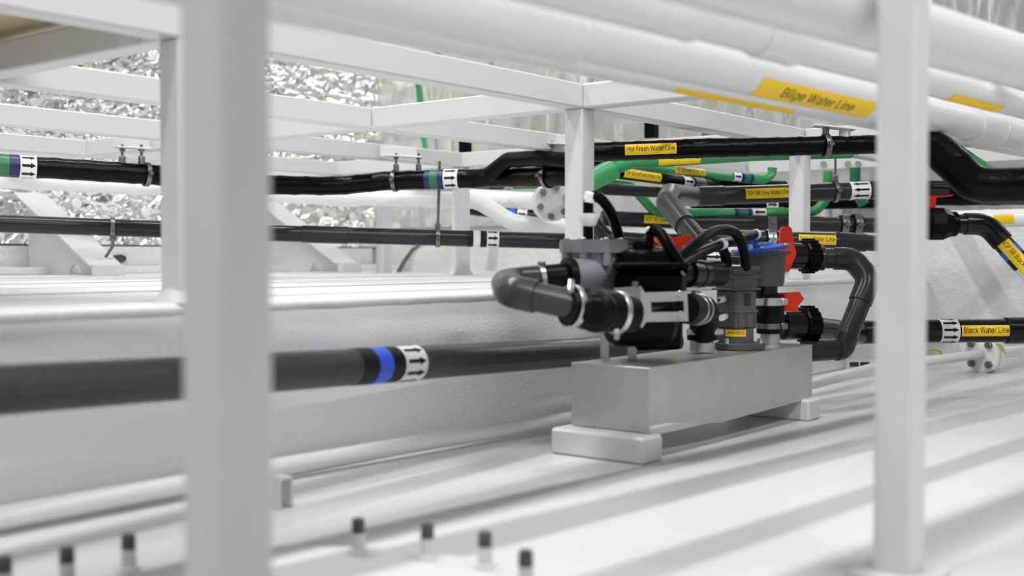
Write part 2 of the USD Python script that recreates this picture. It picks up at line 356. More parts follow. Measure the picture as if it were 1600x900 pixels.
# ------------------------------------------------------------------ steel frame
ZB, ZTOP = CZ + .411, CZ + .478
ts = .062
fr = thing('rail_grid', 'white square-tube grid of posts and rails standing on the tank top', 'rails', G(0, 0, ZT))
P1, P2, P3 = (-1.32, 0), (0, 0), (1.45, 0)
PB = (1.40, 1.66)
def post(a, b, z0, z1, s=ts): return part(fr, 'post', rbox(G(a, b, (z0 + z1) / 2), (s, s, z1 - z0), ch=.004), 'frame_white')
def rail(a0, b0, a1, b1, inset=0): part(fr, 'rail', beam(G(a0, b0, (ZB + ZTOP) / 2), G(a1, b1, (ZB + ZTOP) / 2), ts, ZTOP - ZB), 'frame_white')
for a, b in (P1, P2, P3, PB): post(a, b, ZT, ZB)
for a, b in (P1, PB): part(fr, 'weld_foot', lathe([(.062, .0), (.052, .010), (.045, .02), (.03, .03)], G(a, b, ZT), Z3, 16), 'frame_white')
rail(-3.6, 0, 2.70, 0)
for row in (1, 2, 3): rail(-3.6, .83 * row, 2.70 if row != 2 else PB[0] + .03, .83 * row)
for a in (-1.32, 0):
    if a == 0: rail(a, -1.9, a, -.0305)
    rail(a, .0305, a, .83 - .0305); rail(a, .83 + .0305, a, 1.66 - .0305); rail(a, 1.66 + .0305, a, 2.49 - .0305); rail(a, 2.49 + .0305, a, 3.4)
rail(P3[0], .033, PB[0], PB[1] - .02); rail(P3[0], -1.9, P3[0], -.033); rail(PB[0], PB[1] + .033, PB[0], 3.4)
rail(2.62, -1.6, 2.62, -.033); rail(2.62, .033, 2.62, .80); rail(2.62, .86, 2.62, 3.3)
for px in (1258, 1287, 1325, 1341):
    o = on_head(px, 256 if px > 1270 else 268, 2.585); part(fr, 'rail_bolt', hexnut(o, -A3, .016, .016), 'zinc', label='bolt head on a far rail')
# boards on the frame, upper left
solo('floor_board', gbox(-3.4, -1.22, .06, 1.5, ZTOP + .022, ZTOP + .042), 'plywood', 'beige plywood board lying on the frame at upper left', 'board')

# near posts
def near_post(px, d, s, label):
    c = P(px, 450, d); c[2] = .8
    t = thing('near_post', label, 'post', (c[0], c[1], 0))
    part(t, 'square_tube', rbox(c, (s, s, 1.6), ch=.005), 'frame_white')
    part(t, 'base_plate', rbox((c[0], c[1], .006), (s * 2, s * 2, .012)), 'frame_white')
near_post(355, 1.075, .0615, 'blurred white post close to the camera at left')
near_post(1408, 1.62, .056, 'blurred white post close to the camera at right')

# ------------------------------------------------------------------ overhead white pipes
def overhead(label, l, r_, rad, sleeves, ext=1.6):
    p, q = P(*l), P(*r_); u = q - p; p0, q0 = p - unit(u) * ext, q + unit(u) * ((2.70 - (q - O2) @ A3) / (unit(u) @ A3))
    t = thing('overhead_pipe', label, 'pipe', p0, group=None)
    part(t, 'pipe_run', cyl(p0, q0, rad, 40), 'clad_white')
    for s0, s1 in sleeves:
        a = p0 if s0 is None else seg_at(p, q, s0); b = seg_at(p, q, s1); w = unit(b - a); L = np.linalg.norm(b - a)
        part(t, 'sleeve', lathe([(rad - .002, 0), (rad * 1.12, 0), (rad * 1.18, .01), (rad * 1.18, L - .030), (rad * 1.13, L - .024), (rad * 1.13, L - .018), (rad * 1.22, L - .012), (rad * 1.22, L - .005), (rad * 1.17, L), (rad - .002, L)], a, w, 40), 'clad_white')
    return t, p, q
t, p, q = overhead('white overhead pipe nearest the camera, cut off at the top right', (1460, 58, 1.895), (1600, 99, 2.15), .048, [])
t, p, q = overhead('thinner white overhead pipe, second from the camera', (1200, 59, 1.90), (1460, 128, 2.38), .031, [(None, 1082), (1180, 1240)], ext=.8)
label_on(t, p, q, 1475, 1640, .031, 22, '', up=-.9)
t, p, q = overhead('white overhead pipe carrying the large yellow bilge label', (890, 51, 1.90), (1460, 180, 2.90), .0435, [(None, 893), (1512, 1552)])
label_on(t, p, q, 1165, 1345, .0435, 36, 'Bilge Water Line', up=-.45, fit=.62)
label_on(t, p, q, 815, 880, .0435 * 1.14, 22, '', up=1.0)
t, p, q = overhead('white overhead pipe farthest from the camera, with a narrow yellow label', (890, 88, 2.11), (1460, 203, 3.34), .031, [(None, 768)])
label_on(t, p, q, 1048, 1232, .031, 14, '', up=-1.2)

# duct over the photographer's place, above the picture: it keeps the side lamp off the left near post
solo('air_duct', rbox(G(-2.75, -1.70, 1.15), (2.1, .60, .28), ch=.01), 'clad_white', 'white rectangular air duct overhead, above the top edge of the picture', 'duct')

# ------------------------------------------------------------------ pipes
def pipe(name, label, pts, r, mat_, bend=.06, ripple=None, n=24, partname='pipe_run', cat='pipe'):
    w = [P(*p) if len(p) == 3 and not isinstance(p, np.ndarray) else p for p in pts]
    t = thing(name, label, cat, w[0]); part(t, partname, tube(w, r, bend, n, ripple=ripple), mat_, smooth=40)
    return t, w
def collar(t, p, q, px0, px1, r, mat_, name='coupling', lip=.0015):
    a, b = seg_at(p, q, px0), seg_at(p, q, px1); L = np.linalg.norm(b - a); c = .003
    part(t, name, lathe([(r * .8, 0), (r - c, 0), (r, c), (r, L - c), (r - c, L), (r * .8, L)], a, b - a, 28), mat_, smooth=40)
def clamp(label, o, axis, r, rod=None, w=.017, side=1, metal='dull_steel', nut=True, cat='clamp'):
    t = thing('pipe_clamp', label, cat, o)
    x, y, ax = frame(axis)
    part(t, 'rubber_lining', ring(o, ax, r - .001, r + .004, w * 1.35), 'rubber')
    part(t, 'metal_band', ring(o, ax, r + .0035, r + .0065, w), metal)
    s = unit(np.cross(ax, Z3)); s = s if s[1] < 0 else -s
    for k in (1, -1):
        c = o + k * s * (r + .014); part(t, 'ear', rbox(c, (.022, w, .009), (s, ax, np.cross(s, ax)), .001), metal)
        part(t, 'bolt', [cyl(c - Z3 * .018, c + Z3 * .018, .003, 8), hexnut(c + Z3 * .008, Z3, .006, .006)], metal)
    if rod is not None:
        k = 1 if rod > o[2] else -1
        part(t, 'hanger_rod', cyl(o + k * Z3 * (r + .004), np.array([o[0], o[1], rod]), .0048, 10), metal)
        if nut: part(t, 'nut', hexnut(o + k * Z3 * (r + .016), Z3, .0125, .022), metal)
    return t

# thick grey pipe along the tank side
_a, _b = P(0, 609.5, 1.68), P(900, 550.5, 3.05)
w = [_a - (_b - _a) * .5, _a, _b, _b + A3 * .5]
t = thing('drain_pipe', 'thick grey pipe with blue band running along the white tank side', 'pipe', w[0])
part(t, 'pipe_run', tube(w, .0375, n=40), 'pvc_drain', smooth=40)
p, q = w[1], w[2]
for x0, x1, m in ((548, 573, 'ink'), (573, 595, 'blue_vinyl'), (595, 614, 'ink')): band_on(t, p, q, x0, x1, .0375, m)
arrows_on(t, p, q, 614, 648, .0375, 9)

# white pipe low along the tank side to a flange on the bulkhead
w = [G(-2.6, -.062, .031), G(-1.14, -.066, .031), G(-.23, -.125, .031), P(1275, 598, 3.78), P(1365, 575, 4.15), P(1535, 553, 4.5)]
t = thing('floor_pipe', 'thin white pipe along the foot of the tank side, ending at a bolted flange', 'pipe', w[0])
part(t, 'pipe_run', tube(w, .0185, .2, 24), 'floor_white')
o = w[-1]; ax = unit(w[-1] - w[-2])
for k, h in ((0, .0), (1, .03)): part(t, 'flange', disc(o + ax * h, ax, .075, .022, .004), 'pipe_white')
x, y, _ = frame(ax)
for k in range(4):
    an = math.radians(45 + 90 * k); c = o + .054 * (math.cos(an) * x + math.sin(an) * y)
    part(t, 'flange_bolt', [hexnut(c - ax * .018, ax, .015, .016), cyl(c - ax * .03, c + ax * .05, .008, 10)], 'dull_steel')
part(t, 'stub', cyl(o + ax * .03, P(1690, 541, 5.0), .022), 'pipe_white')
solo('earth_wire', tube([o + y * .07 + x * 0, P(1553, 537, o[1] - .05), P(1563, 538, o[1] - .06), P(1571, 553, o[1] - .04)], .004, .03, 8), 'yellow_wire', 'yellow-green earth wire arching over the white flange at right', 'wire')
solo('earth_wire', tube([P(1430, 548, 4.6), P(1462, 546, 4.6), P(1475, 552, 4.62), P(1462, 560, 4.6), P(1430, 562, 4.6)], .0045, .03, 8), 'yellow_wire', 'yellow-green earth wire looped beside the right near post', 'wire')
# floor clip
c = P(437, 790, 2.07); c[2] = 0
t = thing('floor_clip', 'small white angle clip on the deck beside the left near post', 'clip', c)
part(t, 'upright', rbox(c + Z3 * .030 - A3 * .01, (.005, .03, .06)), 'frame_white')
part(t, 'cap', rbox(c + Z3 * .055 + A3 * .004, (.032, .03, .005)), 'frame_white')
part(t, 'leg', rbox(c + Z3 * .027 + A3 * .018, (.005, .03, .054)), 'frame_white')

# left: insulated black pipe, grey pipe, white pipe behind
t, w = pipe('insulated_pipe', 'black wrapped pipe hung left of the middle post, with green and blue bands', [(-180, 246, 4.0), (0, 258, 4.2), (225, 272, 4.45), (425, 289, 4.75), (525, 291, 4.9), (600, 283, 4.9), (748, 278.5, 4.83), (883, 275, 4.46), (906, 274, 4.43)], .038, 'black_wrap', .25, ripple=(.016, .0022, .11))
band_on(t, w[1], w[2], -30, 14, .041, 'green_dark'); band_on(t, w[1], w[2], 14, 29, .0412, 'navy_vinyl'); arrows_on(t, w[1], w[2], 30, 56, .041, 8)
for x0, x1, m in ((665, 673, 'navy_vinyl'), (673, 686, 'green_dark'), (686, 695, 'navy_vinyl')): band_on(t, w[5], w[6], x0, x1, .0410, m)
arrows_on(t, w[5], w[6], 695, 717, .0418, 8)
pipe('insulated_branch', 'black wrapped branch rising from the insulated pipe beside the middle post', [(762, 274, 4.68), (793, 250, 4.64), (835, 247.5, 4.52), (940, 254, 4.3)], .030, 'black_wrap', .05, ripple=(.016, .0018, .11))
IP = w
t, w = pipe('waste_pipe', 'slim grey pipe left of the middle post, with a white band and arrows', [(-150, 345, 4.3), (0, 349.5, 4.5), (425, 364.5, 4.85), (960, 379, 5.0), (1040, 381, 5.0)], .0345, 'pvc')
collar(t, w[2], w[3], 471, 545, .037, 'pvc')
for x0, x1, m in ((729, 739, 'ink'), (739, 750, 'white_vinyl'), (750, 760, 'ink')): band_on(t, w[2], w[3], x0, x1, .0345, m)
arrows_on(t, w[2], w[3], 760, 779, .0345, 7)
WP = w
t, w = pipe('white_pipe', 'white painted pipe behind the black insulated pipe, bending down to the right', [(-150, 276, 5.1), (0, 281, 5.25), (255, 293, 5.5), (500, 307, 5.6), (745, 313, 5.65), (800, 347, 5.6), (840, 352, 5.6), (940, 357, 5.6)], .040, 'pipe_white', .14)
collar(t, w[2], w[3], 505, 560, .042, 'pipe_white', 'weld_sleeve')
t, w = pipe('flanged_pipe', 'short white pipe with a bolted flange just left of the middle post', [(735, 308, 5.8), (800, 312, 5.75), (868, 316, 5.3)], .042, 'pipe_white', .1)
ax = unit(w[2] - w[1] + np.array([0, -.35, 0])); x, y, _ = frame(ax); o = P(860, 316, 5.3)
part(t, 'flange', disc(o, ax, .088, .022, .004), 'pipe_white'); part(t, 'flange', disc(o + ax * .028, ax, .088, .022, .004), 'pipe_white')
for k in range(6):
    an = math.radians(60 * k + 20); c = o + .066 * (math.cos(an) * x + math.sin(an) * y)
    part(t, 'flange_bolt', [hexnut(c - ax * .020, ax, .0185, .018), cyl(c - ax * .024, c + ax * .05, .008, 10), hexnut(c + ax * .048, ax, .0185, .018)], 'zinc')
part(t, 'earth_wire', tube([o - ax * .02 + y * .03, o - ax * .05 + x * .03, o - ax * .02 + x * .08 - y * .03], .004, .02, 8), 'yellow_wire', label='short yellow earth wire')

t, w = pipe('black_pipe', 'black pipe with blue band and arrows behind the bent white pipe', [(733, 325, 6.0), (900, 347, 6.0)], .036, 'pvc_dark')
band_on(t, w[0], w[1], 794, 805, .036, 'blue_vinyl'); arrows_on(t, w[0], w[1], 808, 823, .036, 7)
t, w = pipe('green_pipe', 'thin green pipe with a navy band peeping out under the black insulated pipe', [(720, 291, 6.0), (840, 289, 6.0)], .020, 'green')
band_on(t, w[0], w[1], 764, 786, .020, 'navy_vinyl'); arrows_on(t, w[0], w[1], 789, 801, .020, 5, rev=True)
a = P(600, 330, 6.2); solo('stub_post', rbox((a[0], a[1], (a[2] + .06 + ZT) / 2), (.06, .06, a[2] + .06 - ZT)), 'frame_white', 'short white post before the foil, left of the slim far post', 'post')

# hangers
def dirn(w, i): return w[i + 1] - w[i]
def hang(label, w, i, px, r, rod, **k): o = seg_at(w[i], w[i + 1], px); return clamp(label, o, dirn(w, i), r, rod=rod if rod is None else CZ + rod, **k), o
c1, o1 = hang('clamp round the black insulated pipe at far left', IP, 2, 229, .041, None)
c2, o2 = hang('clamp round the black insulated pipe under the hanger bracket left of the slim far post', IP, 5, 617, .041, None)
c3, o3 = hang('clamp round the black insulated pipe right beside the middle post', IP, 6, 857, .041, None)
def hanger(label, px0, px1, py, o, pxs, hook=None):
    d = o[1] - .035; a, b = P(px0, py, d), P(px1, py + 3, d)
    t = thing('hanger_bracket', label, 'bracket', a)
    part(t, 'channel', [beam(a, b, .06, .006), beam(a + Z3 * .02 + B3 * .03, b + Z3 * .02 + B3 * .03, .006, .045)], 'frame_white')
    for x in pxs:
        top = P(x, py + 1, d); bot = np.array([top[0], top[1], o[2] + .036]); part(t, 'hanger_rod', cyl(bot, top + Z3 * .012, .0055, 10), 'dull_steel')
        part(t, 'nut', hexnut(bot + Z3 * .016, Z3, .0125, .03), 'dull_steel'); part(t, 'nut', hexnut(top - Z3 * .008, Z3, .011, .01), 'dull_steel')
hanger('white hanger bracket with two rods above the black pipe at far left', 183, 241, 230, o1, (191, 221))
hanger('white hanger bracket with two rods left of the slim far post', 602, 660, 243, o2, (619, 654))
hanger('white hanger bracket with one rod beside the middle post', 842, 900, 224, o3, (861,))
o = seg_at(WP[1], WP[2], 176)
t = clamp('clamp carrying the grey pipe on a bent rod at far left', o, dirn(WP, 1), .0345, rod=None)
part(t, 'stand_rod', tube([o - Z3 * .03, o - Z3 * .075, P(165, 402, o[1])], .0065, .02, 10), 'dull_steel'); part(t, 'nut', hexnut(o - Z3 * .045, Z3, .013, .02), 'dull_steel')
part(t, 'foot_plate', rbox(P(165, 404, o[1]), (.05, .05, .008)), 'frame_white')
o = seg_at(WP[2], WP[3], 684)
t = clamp('clamp round the grey pipe on a long rod beside the slim far post', o, dirn(WP, 2), .0345, rod=None)
part(t, 'hanger_rod', cyl(o + Z3 * .036, P(687, 252, o[1]), .0065, 10), 'dull_steel'); part(t, 'nut', hexnut(o + Z3 * .05, Z3, .0125, .022), 'dull_steel')

# right of the middle post: hot water pipe
t, w = pipe('hot_water_pipe', 'black wrapped pipe with the yellow Hot Fresh Water Line label, right of the middle post', [(925, 238, 3.75), (1100, 231.5, 3.75), (1300, 227, 3.8), (1440, 224, 3.85)], .0305, 'black_wrap', .3, ripple=(.012, .0016, .075))
label_on(t, w[0], w[1], 975, 1055, .0330, 17, 'Hot Fresh Water Line', up=.12)
o = seg_at(w[1], w[2], 1290)
clamp('clamp round the hot water pipe left of the right near post', o, dirn(w, 1), .0335, rod=CZ + .405)
t = thing('hanger_plate', 'white hanger plate above the hot water pipe', 'bracket', P(1285, 200, 3.8))
part(t, 'plate', beam(P(1270, 196, 3.8), P(1335, 203, 3.8), .06, .006), 'frame_white'); part(t, 'lug', rbox(P(1320, 208, 3.8), (.03, .03, .03)), 'frame_white')
# thick black insulated elbow at right edge
t, w = pipe('insulated_elbow', 'thick black wrapped pipe with an elbow at the right edge', [(1400, 205, 2.95), (1470, 238, 2.9), (1525, 291, 2.85), (1680, 287, 2.8), (2300, 275, 2.8)], .043, 'black_wrap', .07, ripple=(.012, .0018, .09))
pipe('insulated_pipe', 'black wrapped pipe just under the thick elbow at the right edge', [(1380, 306, 3.6), (1500, 306, 3.5), (1680, 303, 3.4), (2200, 296, 3.3)], .029, 'black_wrap', .05, ripple=(.012, .0014, .09))
solo('dark_pipe', cyl(P(1370, 293, 3.2), P(1482, 294, 3.15), .021), 'pvc_dark', 'short dark pipe end beside the right near post', 'pipe')
t = thing('valve_lever', 'thin red lever behind the right near post', 'lever', P(1455, 316, 3.3)); part(t, 'blade', pixpoly([(1440, 304), (1490, 304), (1485, 307), (1462, 309), (1460, 330), (1440, 330)], 3.3, .012), 'red_plastic')
pipe('green_pipe', 'green pipe slanting down behind the thick black elbow at the right edge', [(1482, 222, 3.6), (1500, 240, 3.6), (1540, 266, 3.6), (1580, 290, 3.6)], .022, 'green', .05)

# green pipes
t, w = pipe('green_pipe', 'green pipe close under the hot water pipe, with a half hidden yellow label', [(905, 292, 4.25), (950, 268, 4.25), (985, 255, 4.3), (1180, 243, 4.5), (1330, 239, 4.65)], .0215, 'green', .06)
collar(t, w[0], w[1], 915, 962, .040, 'green', 'elbow_socket'); label_on(t, w[2], w[3], 1025, 1090, .0215, 12, '', up=-.1)
t, w = pipe('green_pipe', 'green pipe with the VIP SB Fresh Water Line label, ending in an elbow', [(962, 258, 4.5), (1140, 276, 5.0), (1193, 281, 5.05), (1206, 272, 5.1), (1207, 262, 5.1)], .0205, 'green', .04)
label_on(t, w[0], w[1], 1049, 1097, .0205, 13, 'VIP SB Fresh Water Line', up=.25)
arrows_on(t, w[1], w[2], 1145, 1156, .0205, 5); band_on(t, w[1], w[2], 1156, 1162, .0205, 'navy_vinyl'); band_on(t, w[1], w[2], 1162, 1170, .0205, 'green_dark'); band_on(t, w[1], w[2], 1170, 1175, .0205, 'navy_vinyl')
t, w = pipe('insulated_pipe', 'slim black pipe with the VIP SB Hot Fresh Water Line label', [(905, 262, 4.3), (1085, 286, 4.72), (1120, 288, 5.0), (1225, 290, 5.2)], .0235, 'black_plastic')
label_on(t, w[0], w[1], 969, 1027, .0235, 14, 'VIP SB Hot Fresh Water Line', up=.1)
arrows_on(t, w[0], w[1], 1064, 1079, .0235, 6); band_on(t, w[1], w[2], 1080, 1088, .0235, 'navy_vinyl'); band_on(t, w[1], w[2], 1088, 1096, .0235, 'green_dark')
t, w = pipe('green_pipe', 'green pipe bending down right of the middle post, with a white arrow band', [(930, 286, 5.0), (985, 290, 5.0), (1025, 333, 5.0), (1200, 333, 5.1), (1275, 331, 5.1), (1292, 310, 5.1), (1294, 268, 5.1)], .0205, 'green', .07)
collar(t, w[3], w[4], 1196, 1226, .025, 'green', 'socket')
arrows_on(t, w[2], w[3], 1174, 1195, .0205, 4, rev=True); band_on(t, w[2], w[3], 1146, 1153, .0205, 'navy_vinyl'); band_on(t, w[2], w[3], 1153, 1167, .0205, 'green_dark'); band_on(t, w[2], w[3], 1167, 1173, .0205, 'navy_vinyl')
t, w = pipe('green_pipe', 'short green vertical pipe under the far bolted rail near the right near post', [(1336, 262, 5.2), (1336, 296, 5.2), (1350, 320, 5.2)], .024, 'green_dark', .03)
t, w = pipe('black_pipe', 'black pipe with an arrow sticker low behind the grey water pipe', [(1080, 322, 5.35), (1230, 321, 5.4), (1370, 318, 5.4)], .022, 'black_plastic'); arrows_on(t, w[0], w[1], 1196, 1214, .022, 4)
solo('green_pipe', tube([P(648, 100, 6.6), P(655, 140, 6.6), P(662, 215, 6.6), P(668, 245, 6.5)], .018, .1), 'green', 'thin green upright pipe in front of the foil at left of centre', 'pipe')

# grey water pipes
t, w = pipe('grey_pipe', 'grey pipe with the VIP SB Grey Water Line label and an elbow running down', [(1105, 392, 3.95), (1042, 318, 4.25), (1046, 302, 4.35), (1085, 307, 4.65), (1230, 302, 4.7), (1420, 295, 4.75)], .037, 'pvc', .045)
W = w
part(t, 'elbow', tube([P(1071, 352, 4.10), P(1042, 316, 4.25), P(1047, 303, 4.35), P(1083, 307, 4.64)], .041, .05), 'pvc_light', smooth=40)
collar(t, w[3], w[4], 1083, 1131, .0405, 'pvc')
label_on(t, w[3], w[4], 1161, 1231, .037, 16, 'VIP SB Grey Water Line', up=.1); arrows_on(t, w[4], w[5], 1326, 1356, .037, 9, rev=True)
o = seg_at(w[4], w[5], 1305); clamp('clamp round the grey water pipe right of the far post', o, dirn(w, 4), .0375, rod=CZ + .40)
t, w = pipe('grey_pipe', 'thin grey pipe just right of the middle post ending behind the elbow', [(915, 294, 4.7), (1075, 302, 4.9)], .024, 'pvc'); label_on(t, w[0], w[1], 1049, 1090, .024, 14, '', up=0)
t, w = pipe('grey_pipe', 'dark grey pipe with the partly hidden VIP SB Black Water label', [(940, 341, 5.0), (1100, 347, 5.05), (1420, 353, 5.1)], .034, 'pvc')
label_on(t, w[0], w[1], 1004, 1065, .034, 13, 'VIP SB Black Water', up=.1)
for px in (1318, 1338):
    o = seg_at(w[1], w[2], px); clamp(f'{"left" if px < 1330 else "right"} one of two clamps on the dark pipe beside the right near post', o, dirn(w, 1), .038 if px < 1330 else .044, w=.03)
t, w = pipe('grey_pipe', 'grey elbow coming down behind the middle post into the waste pipe', [(905, 320, 4.75), (948, 372, 4.7), (1010, 376, 4.7), (1060, 377, 4.6)], .030, 'pvc', .05)
t, w = pipe('grey_pipe', 'grey pipe behind the pump unit with the partly covered Grey Water Line label', [(1060, 372, 4.1), (1190, 374, 4.1), (1310, 377, 4.1), (1430, 383, 4.15)], .029, 'pvc')
collar(t, w[2], w[3], 1306, 1352, .033, 'pvc'); label_on(t, w[1], w[2], 1245, 1303, .029, 16, 'Grey Water Line', up=.15)
o = seg_at(w[1], w[2], 1204); tt = clamp('shiny pipe clip with an upright lug behind the blue-lidded filter', o, dirn(w, 1), .031, w=.03, metal='zinc')
part(tt, 'lug', rbox(o + Z3 * .058 + np.array([.005, -.01, 0]), (.03, .006, .05), (unit(dirn(w, 1)), Z3 * 0 + unit(np.cross(Z3, dirn(w, 1))), Z3)), 'dull_steel')
part(tt, 'lug_bolt', hexnut(o + Z3 * .062 + np.array([.005, -.018, 0]), np.array([0, 1.0, 0]), .008, .008), 'dull_steel')
# white pipe and labelled elbow at right edge
t, w = pipe('white_pipe', 'white pipe with a yellow label behind the black elbow at the right edge', [(1380, 346, 4.9), (1725, 337, 4.8)], .038, 'pipe_white')
collar(t, w[0], w[1], 1538, 1548, .040, 'pipe_white', 'weld_sleeve'); label_on(t, w[0], w[1], 1495, 1580, .038, 15, '', up=-.1)
t, w = pipe('black_pipe', 'black pipe with an elbow and the VIP SB Black label, right of the near post', [(1400, 350, 3.3), (1540, 350, 3.3), (1600, 416, 3.27), (1690, 516, 3.62)], .0275, 'pvc_dark', .06)
part(t, 'elbow', tube([P(1507, 350, 3.3), P(1541, 350, 3.3), P(1567, 379, 3.28)], .0315, .06), 'pvc_dark', smooth=40)
a, b = seg_at(w[0], w[1], 1447), seg_at(w[0], w[1], 1486); L = np.linalg.norm(b - a)
part(t, 'union_nut', lathe([(.02, 0), (.044, 0), (.048, .008), (.048, L * .62), (.036, L), (.02, L)], a, b - a, 10), 'black_plastic', smooth=20)
collar(t, w[0], w[1], 1484, 1494, .036, 'black_plastic', 'collar')
for x0, x1, m in ((1574, 1585, 'blue_vinyl'), (1585, 1598, 'ink'), (1598, 1612, 'white_vinyl')): band_on(t, w[1], w[2], x0, x1, .0277, m)
label_on(t, w[1], w[2], 1563, 1652, .0290, 21, 'VIP SB Black Water Line', up=.1)
t, w = pipe('black_water_pipe', 'black pipe with the Black Water Line label low at the right edge', [(1330, 520, 3.68), (1400, 518, 3.68), (2150, 512, 3.68)], .0375, 'pvc_dark', .05)
arrows_on(t, w[1], w[2], 1466, 1494, .0375, 10); label_on(t, w[1], w[2], 1496, 1572, .0375, 17, 'Black Water Line'); collar(t, w[1], w[2], 1570, 1670, .043, 'pvc_dark')

# ------------------------------------------------------------------ pump unit
# stainless box on two white feet
ZBX = CZ - .248; a0, a1, b0, b1 = -.476, .384, -.527, -.317
t = thing('steel_box', 'brushed stainless steel collecting box under the pump unit', 'box', G(a0, b0, .06))
poly = [(a0, ZBX), (a1, ZBX), (a1, ZBX - .150), (a0 + .321, ZBX - .159), (a0, ZBX - .123)]
part(t, 'tank_body', prism([(x - a0, z) for x, z in poly], G(a0, (b0 + b1) / 2, 0), A3, Z3, b1 - b0), 'stainless', smooth=False)
part(t, 'end_plate', rbox(G(a0 - .002, (b0 + b1) / 2, (ZBX + .062) / 2), (.006, b1 - b0 + .002, ZBX - .062), ch=.001), 'stainless')
part(t, 'far_leg', rbox(G(a1 - .02, (b0 + b1) / 2, .064 / 2 + .03), (.006, b1 - b0, .036), ch=.001), 'stainless')
for a, nm in ((-.535, 'nearer white foot under the near end of the steel box'), (.315, 'farther white foot under the far end of the steel box')):
    solo('box_foot', rbox(G(a + .04, -.422, .03), (.08, .254, .06), ch=.006), 'frame_white', nm, 'foot')
def V(px, py, d): return P(px, py, d)
LX = np.array([1.0, 0, 0]); LY = np.array([0, 1.0, 0])
# grey diaphragm valve
o = P(927, 385, 2.78)
t = thing('grey_valve', 'light grey diaphragm valve with an octagonal bolted lid in front of the middle post', 'valve', o - Z3 * .1)
an = np.arange(8) * math.pi / 4 + math.pi / 8
oct_ = [(.082 * math.cos(x) * (1.06 if k % 2 else 1), .082 * math.sin(x)) for k, x in enumerate(an)]
part(t, 'lid', prism(oct_, o - Z3 * .001, LX, LY, .028), 'valve_grey'); part(t, 'lid_rim', prism([(x * .97, y * .97) for x, y in oct_], o + Z3 * .014, LX, LY, .004), 'valve_grey')
part(t, 'body', lathe([(1e-5, -.13), (.048, -.13), (.060, -.09), (.066, -.02), (.066, -.008), (1e-5, -.008)], o, Z3), 'valve_grey')
for k, x in enumerate(an):
    c = o + np.array([.070 * math.cos(x), .070 * math.sin(x), 0]); part(t, 'screw', disc(c + Z3 * .018, Z3, .006, .005, .002, 12), 'zinc'); part(t, 'lug', cyl(c - Z3 * .045, c - Z3 * .008, .011, 12), 'valve_grey')
po, pe = P(918, 431, 2.72), P(886, 432, 2.70)
part(t, 'port', tube([P(932, 432, 2.76), po, pe], .041), 'valve_grey')
part(t, 'port_collar', ring(P(889, 432, 2.70), pe - po, .02, .044, .02), 'rubber')
# grey u-bend
t, w = pipe('u_bend', 'grey pipe making a U-turn with two elbows left of the pump unit', [(905, 432, 2.72), (790, 443, 2.68), (797, 455, 2.45), (900, 477, 2.40)], .0315, 'pvc_light', .055, cat='pipe')
part(t, 'elbow', tube([P(842, 438, 2.70), P(790, 443, 2.68), P(797, 455, 2.45), P(838, 463.5, 2.43)], .0355, .06, 28), 'pvc_light', smooth=40)
part(t, 'rubber_sleeve', cyl(P(835, 438.5, 2.697), P(896, 432.5, 2.717), .0345), 'rubber')
for px in (846, 893):
    c = seg_at(w[0], w[1], px); ax = w[1] - w[0]; h = thing('hose_clamp', f'hose clamp on the rubber sleeve of the grey U-bend, {"left" if px < 870 else "right"} one', 'clamp', c)
    part(h, 'band', ring(c, ax, .034, .0365, .012), 'zinc'); part(h, 'worm_housing', rbox(c + Z3 * .039 + unit(ax) * 0, (.016, .022, .012), (unit(ax), unit(np.cross(Z3, ax)), Z3)), 'dull_steel')
# black tee
to = P(932, 484, 2.42); rd = unit(P(900, 477, 2.40) - P(990, 489, 2.47)) * -1
t = thing('tee_fitting', 'black rubber tee with a round end cap facing the camera, between two hose clamps', 'fitting', to)
fc = unit(np.array([-.10, -1, -.04]))
part(t, 'body', lathe([(1e-5, -.072), (.036, -.072), (.041, -.06), (.046, -.02), (.046, .03), (.041, .06), (.038, .095), (1e-5, .095)], to, rd), 'rubber')
part(t, 'end_cap', lathe([(1e-5, .072), (.026, .072), (.030, .068), (.032, .058), (.043, .050), (.046, .03), (.046, -.03)], to, fc), 'rubber')
part(t, 'cap_nub', trimesh.creation.icosphere(2, .008).apply_translation(to + fc * .055 + Z3 * .032), 'rubber')
for s, nm in ((-.062, 'left'), (.052, 'right')):
    c = to + rd * s; h = thing('hose_clamp', f'bright hose clamp on the {nm} end of the black tee', 'clamp', c)
    part(h, 'band', ring(c, rd + np.array([.0, .12, 0]), .043, .0465, .013), 'zinc')
    part(h, 'worm_housing', rbox(c + (Z3 * .044 if s < 0 else -Z3 * .044) + fc * .02, (.014, .034, .010), (rd, unit(fc * .8 - Z3 * .6 * (1 if s < 0 else -1)), unit(np.cross(rd, fc)))), 'zinc')
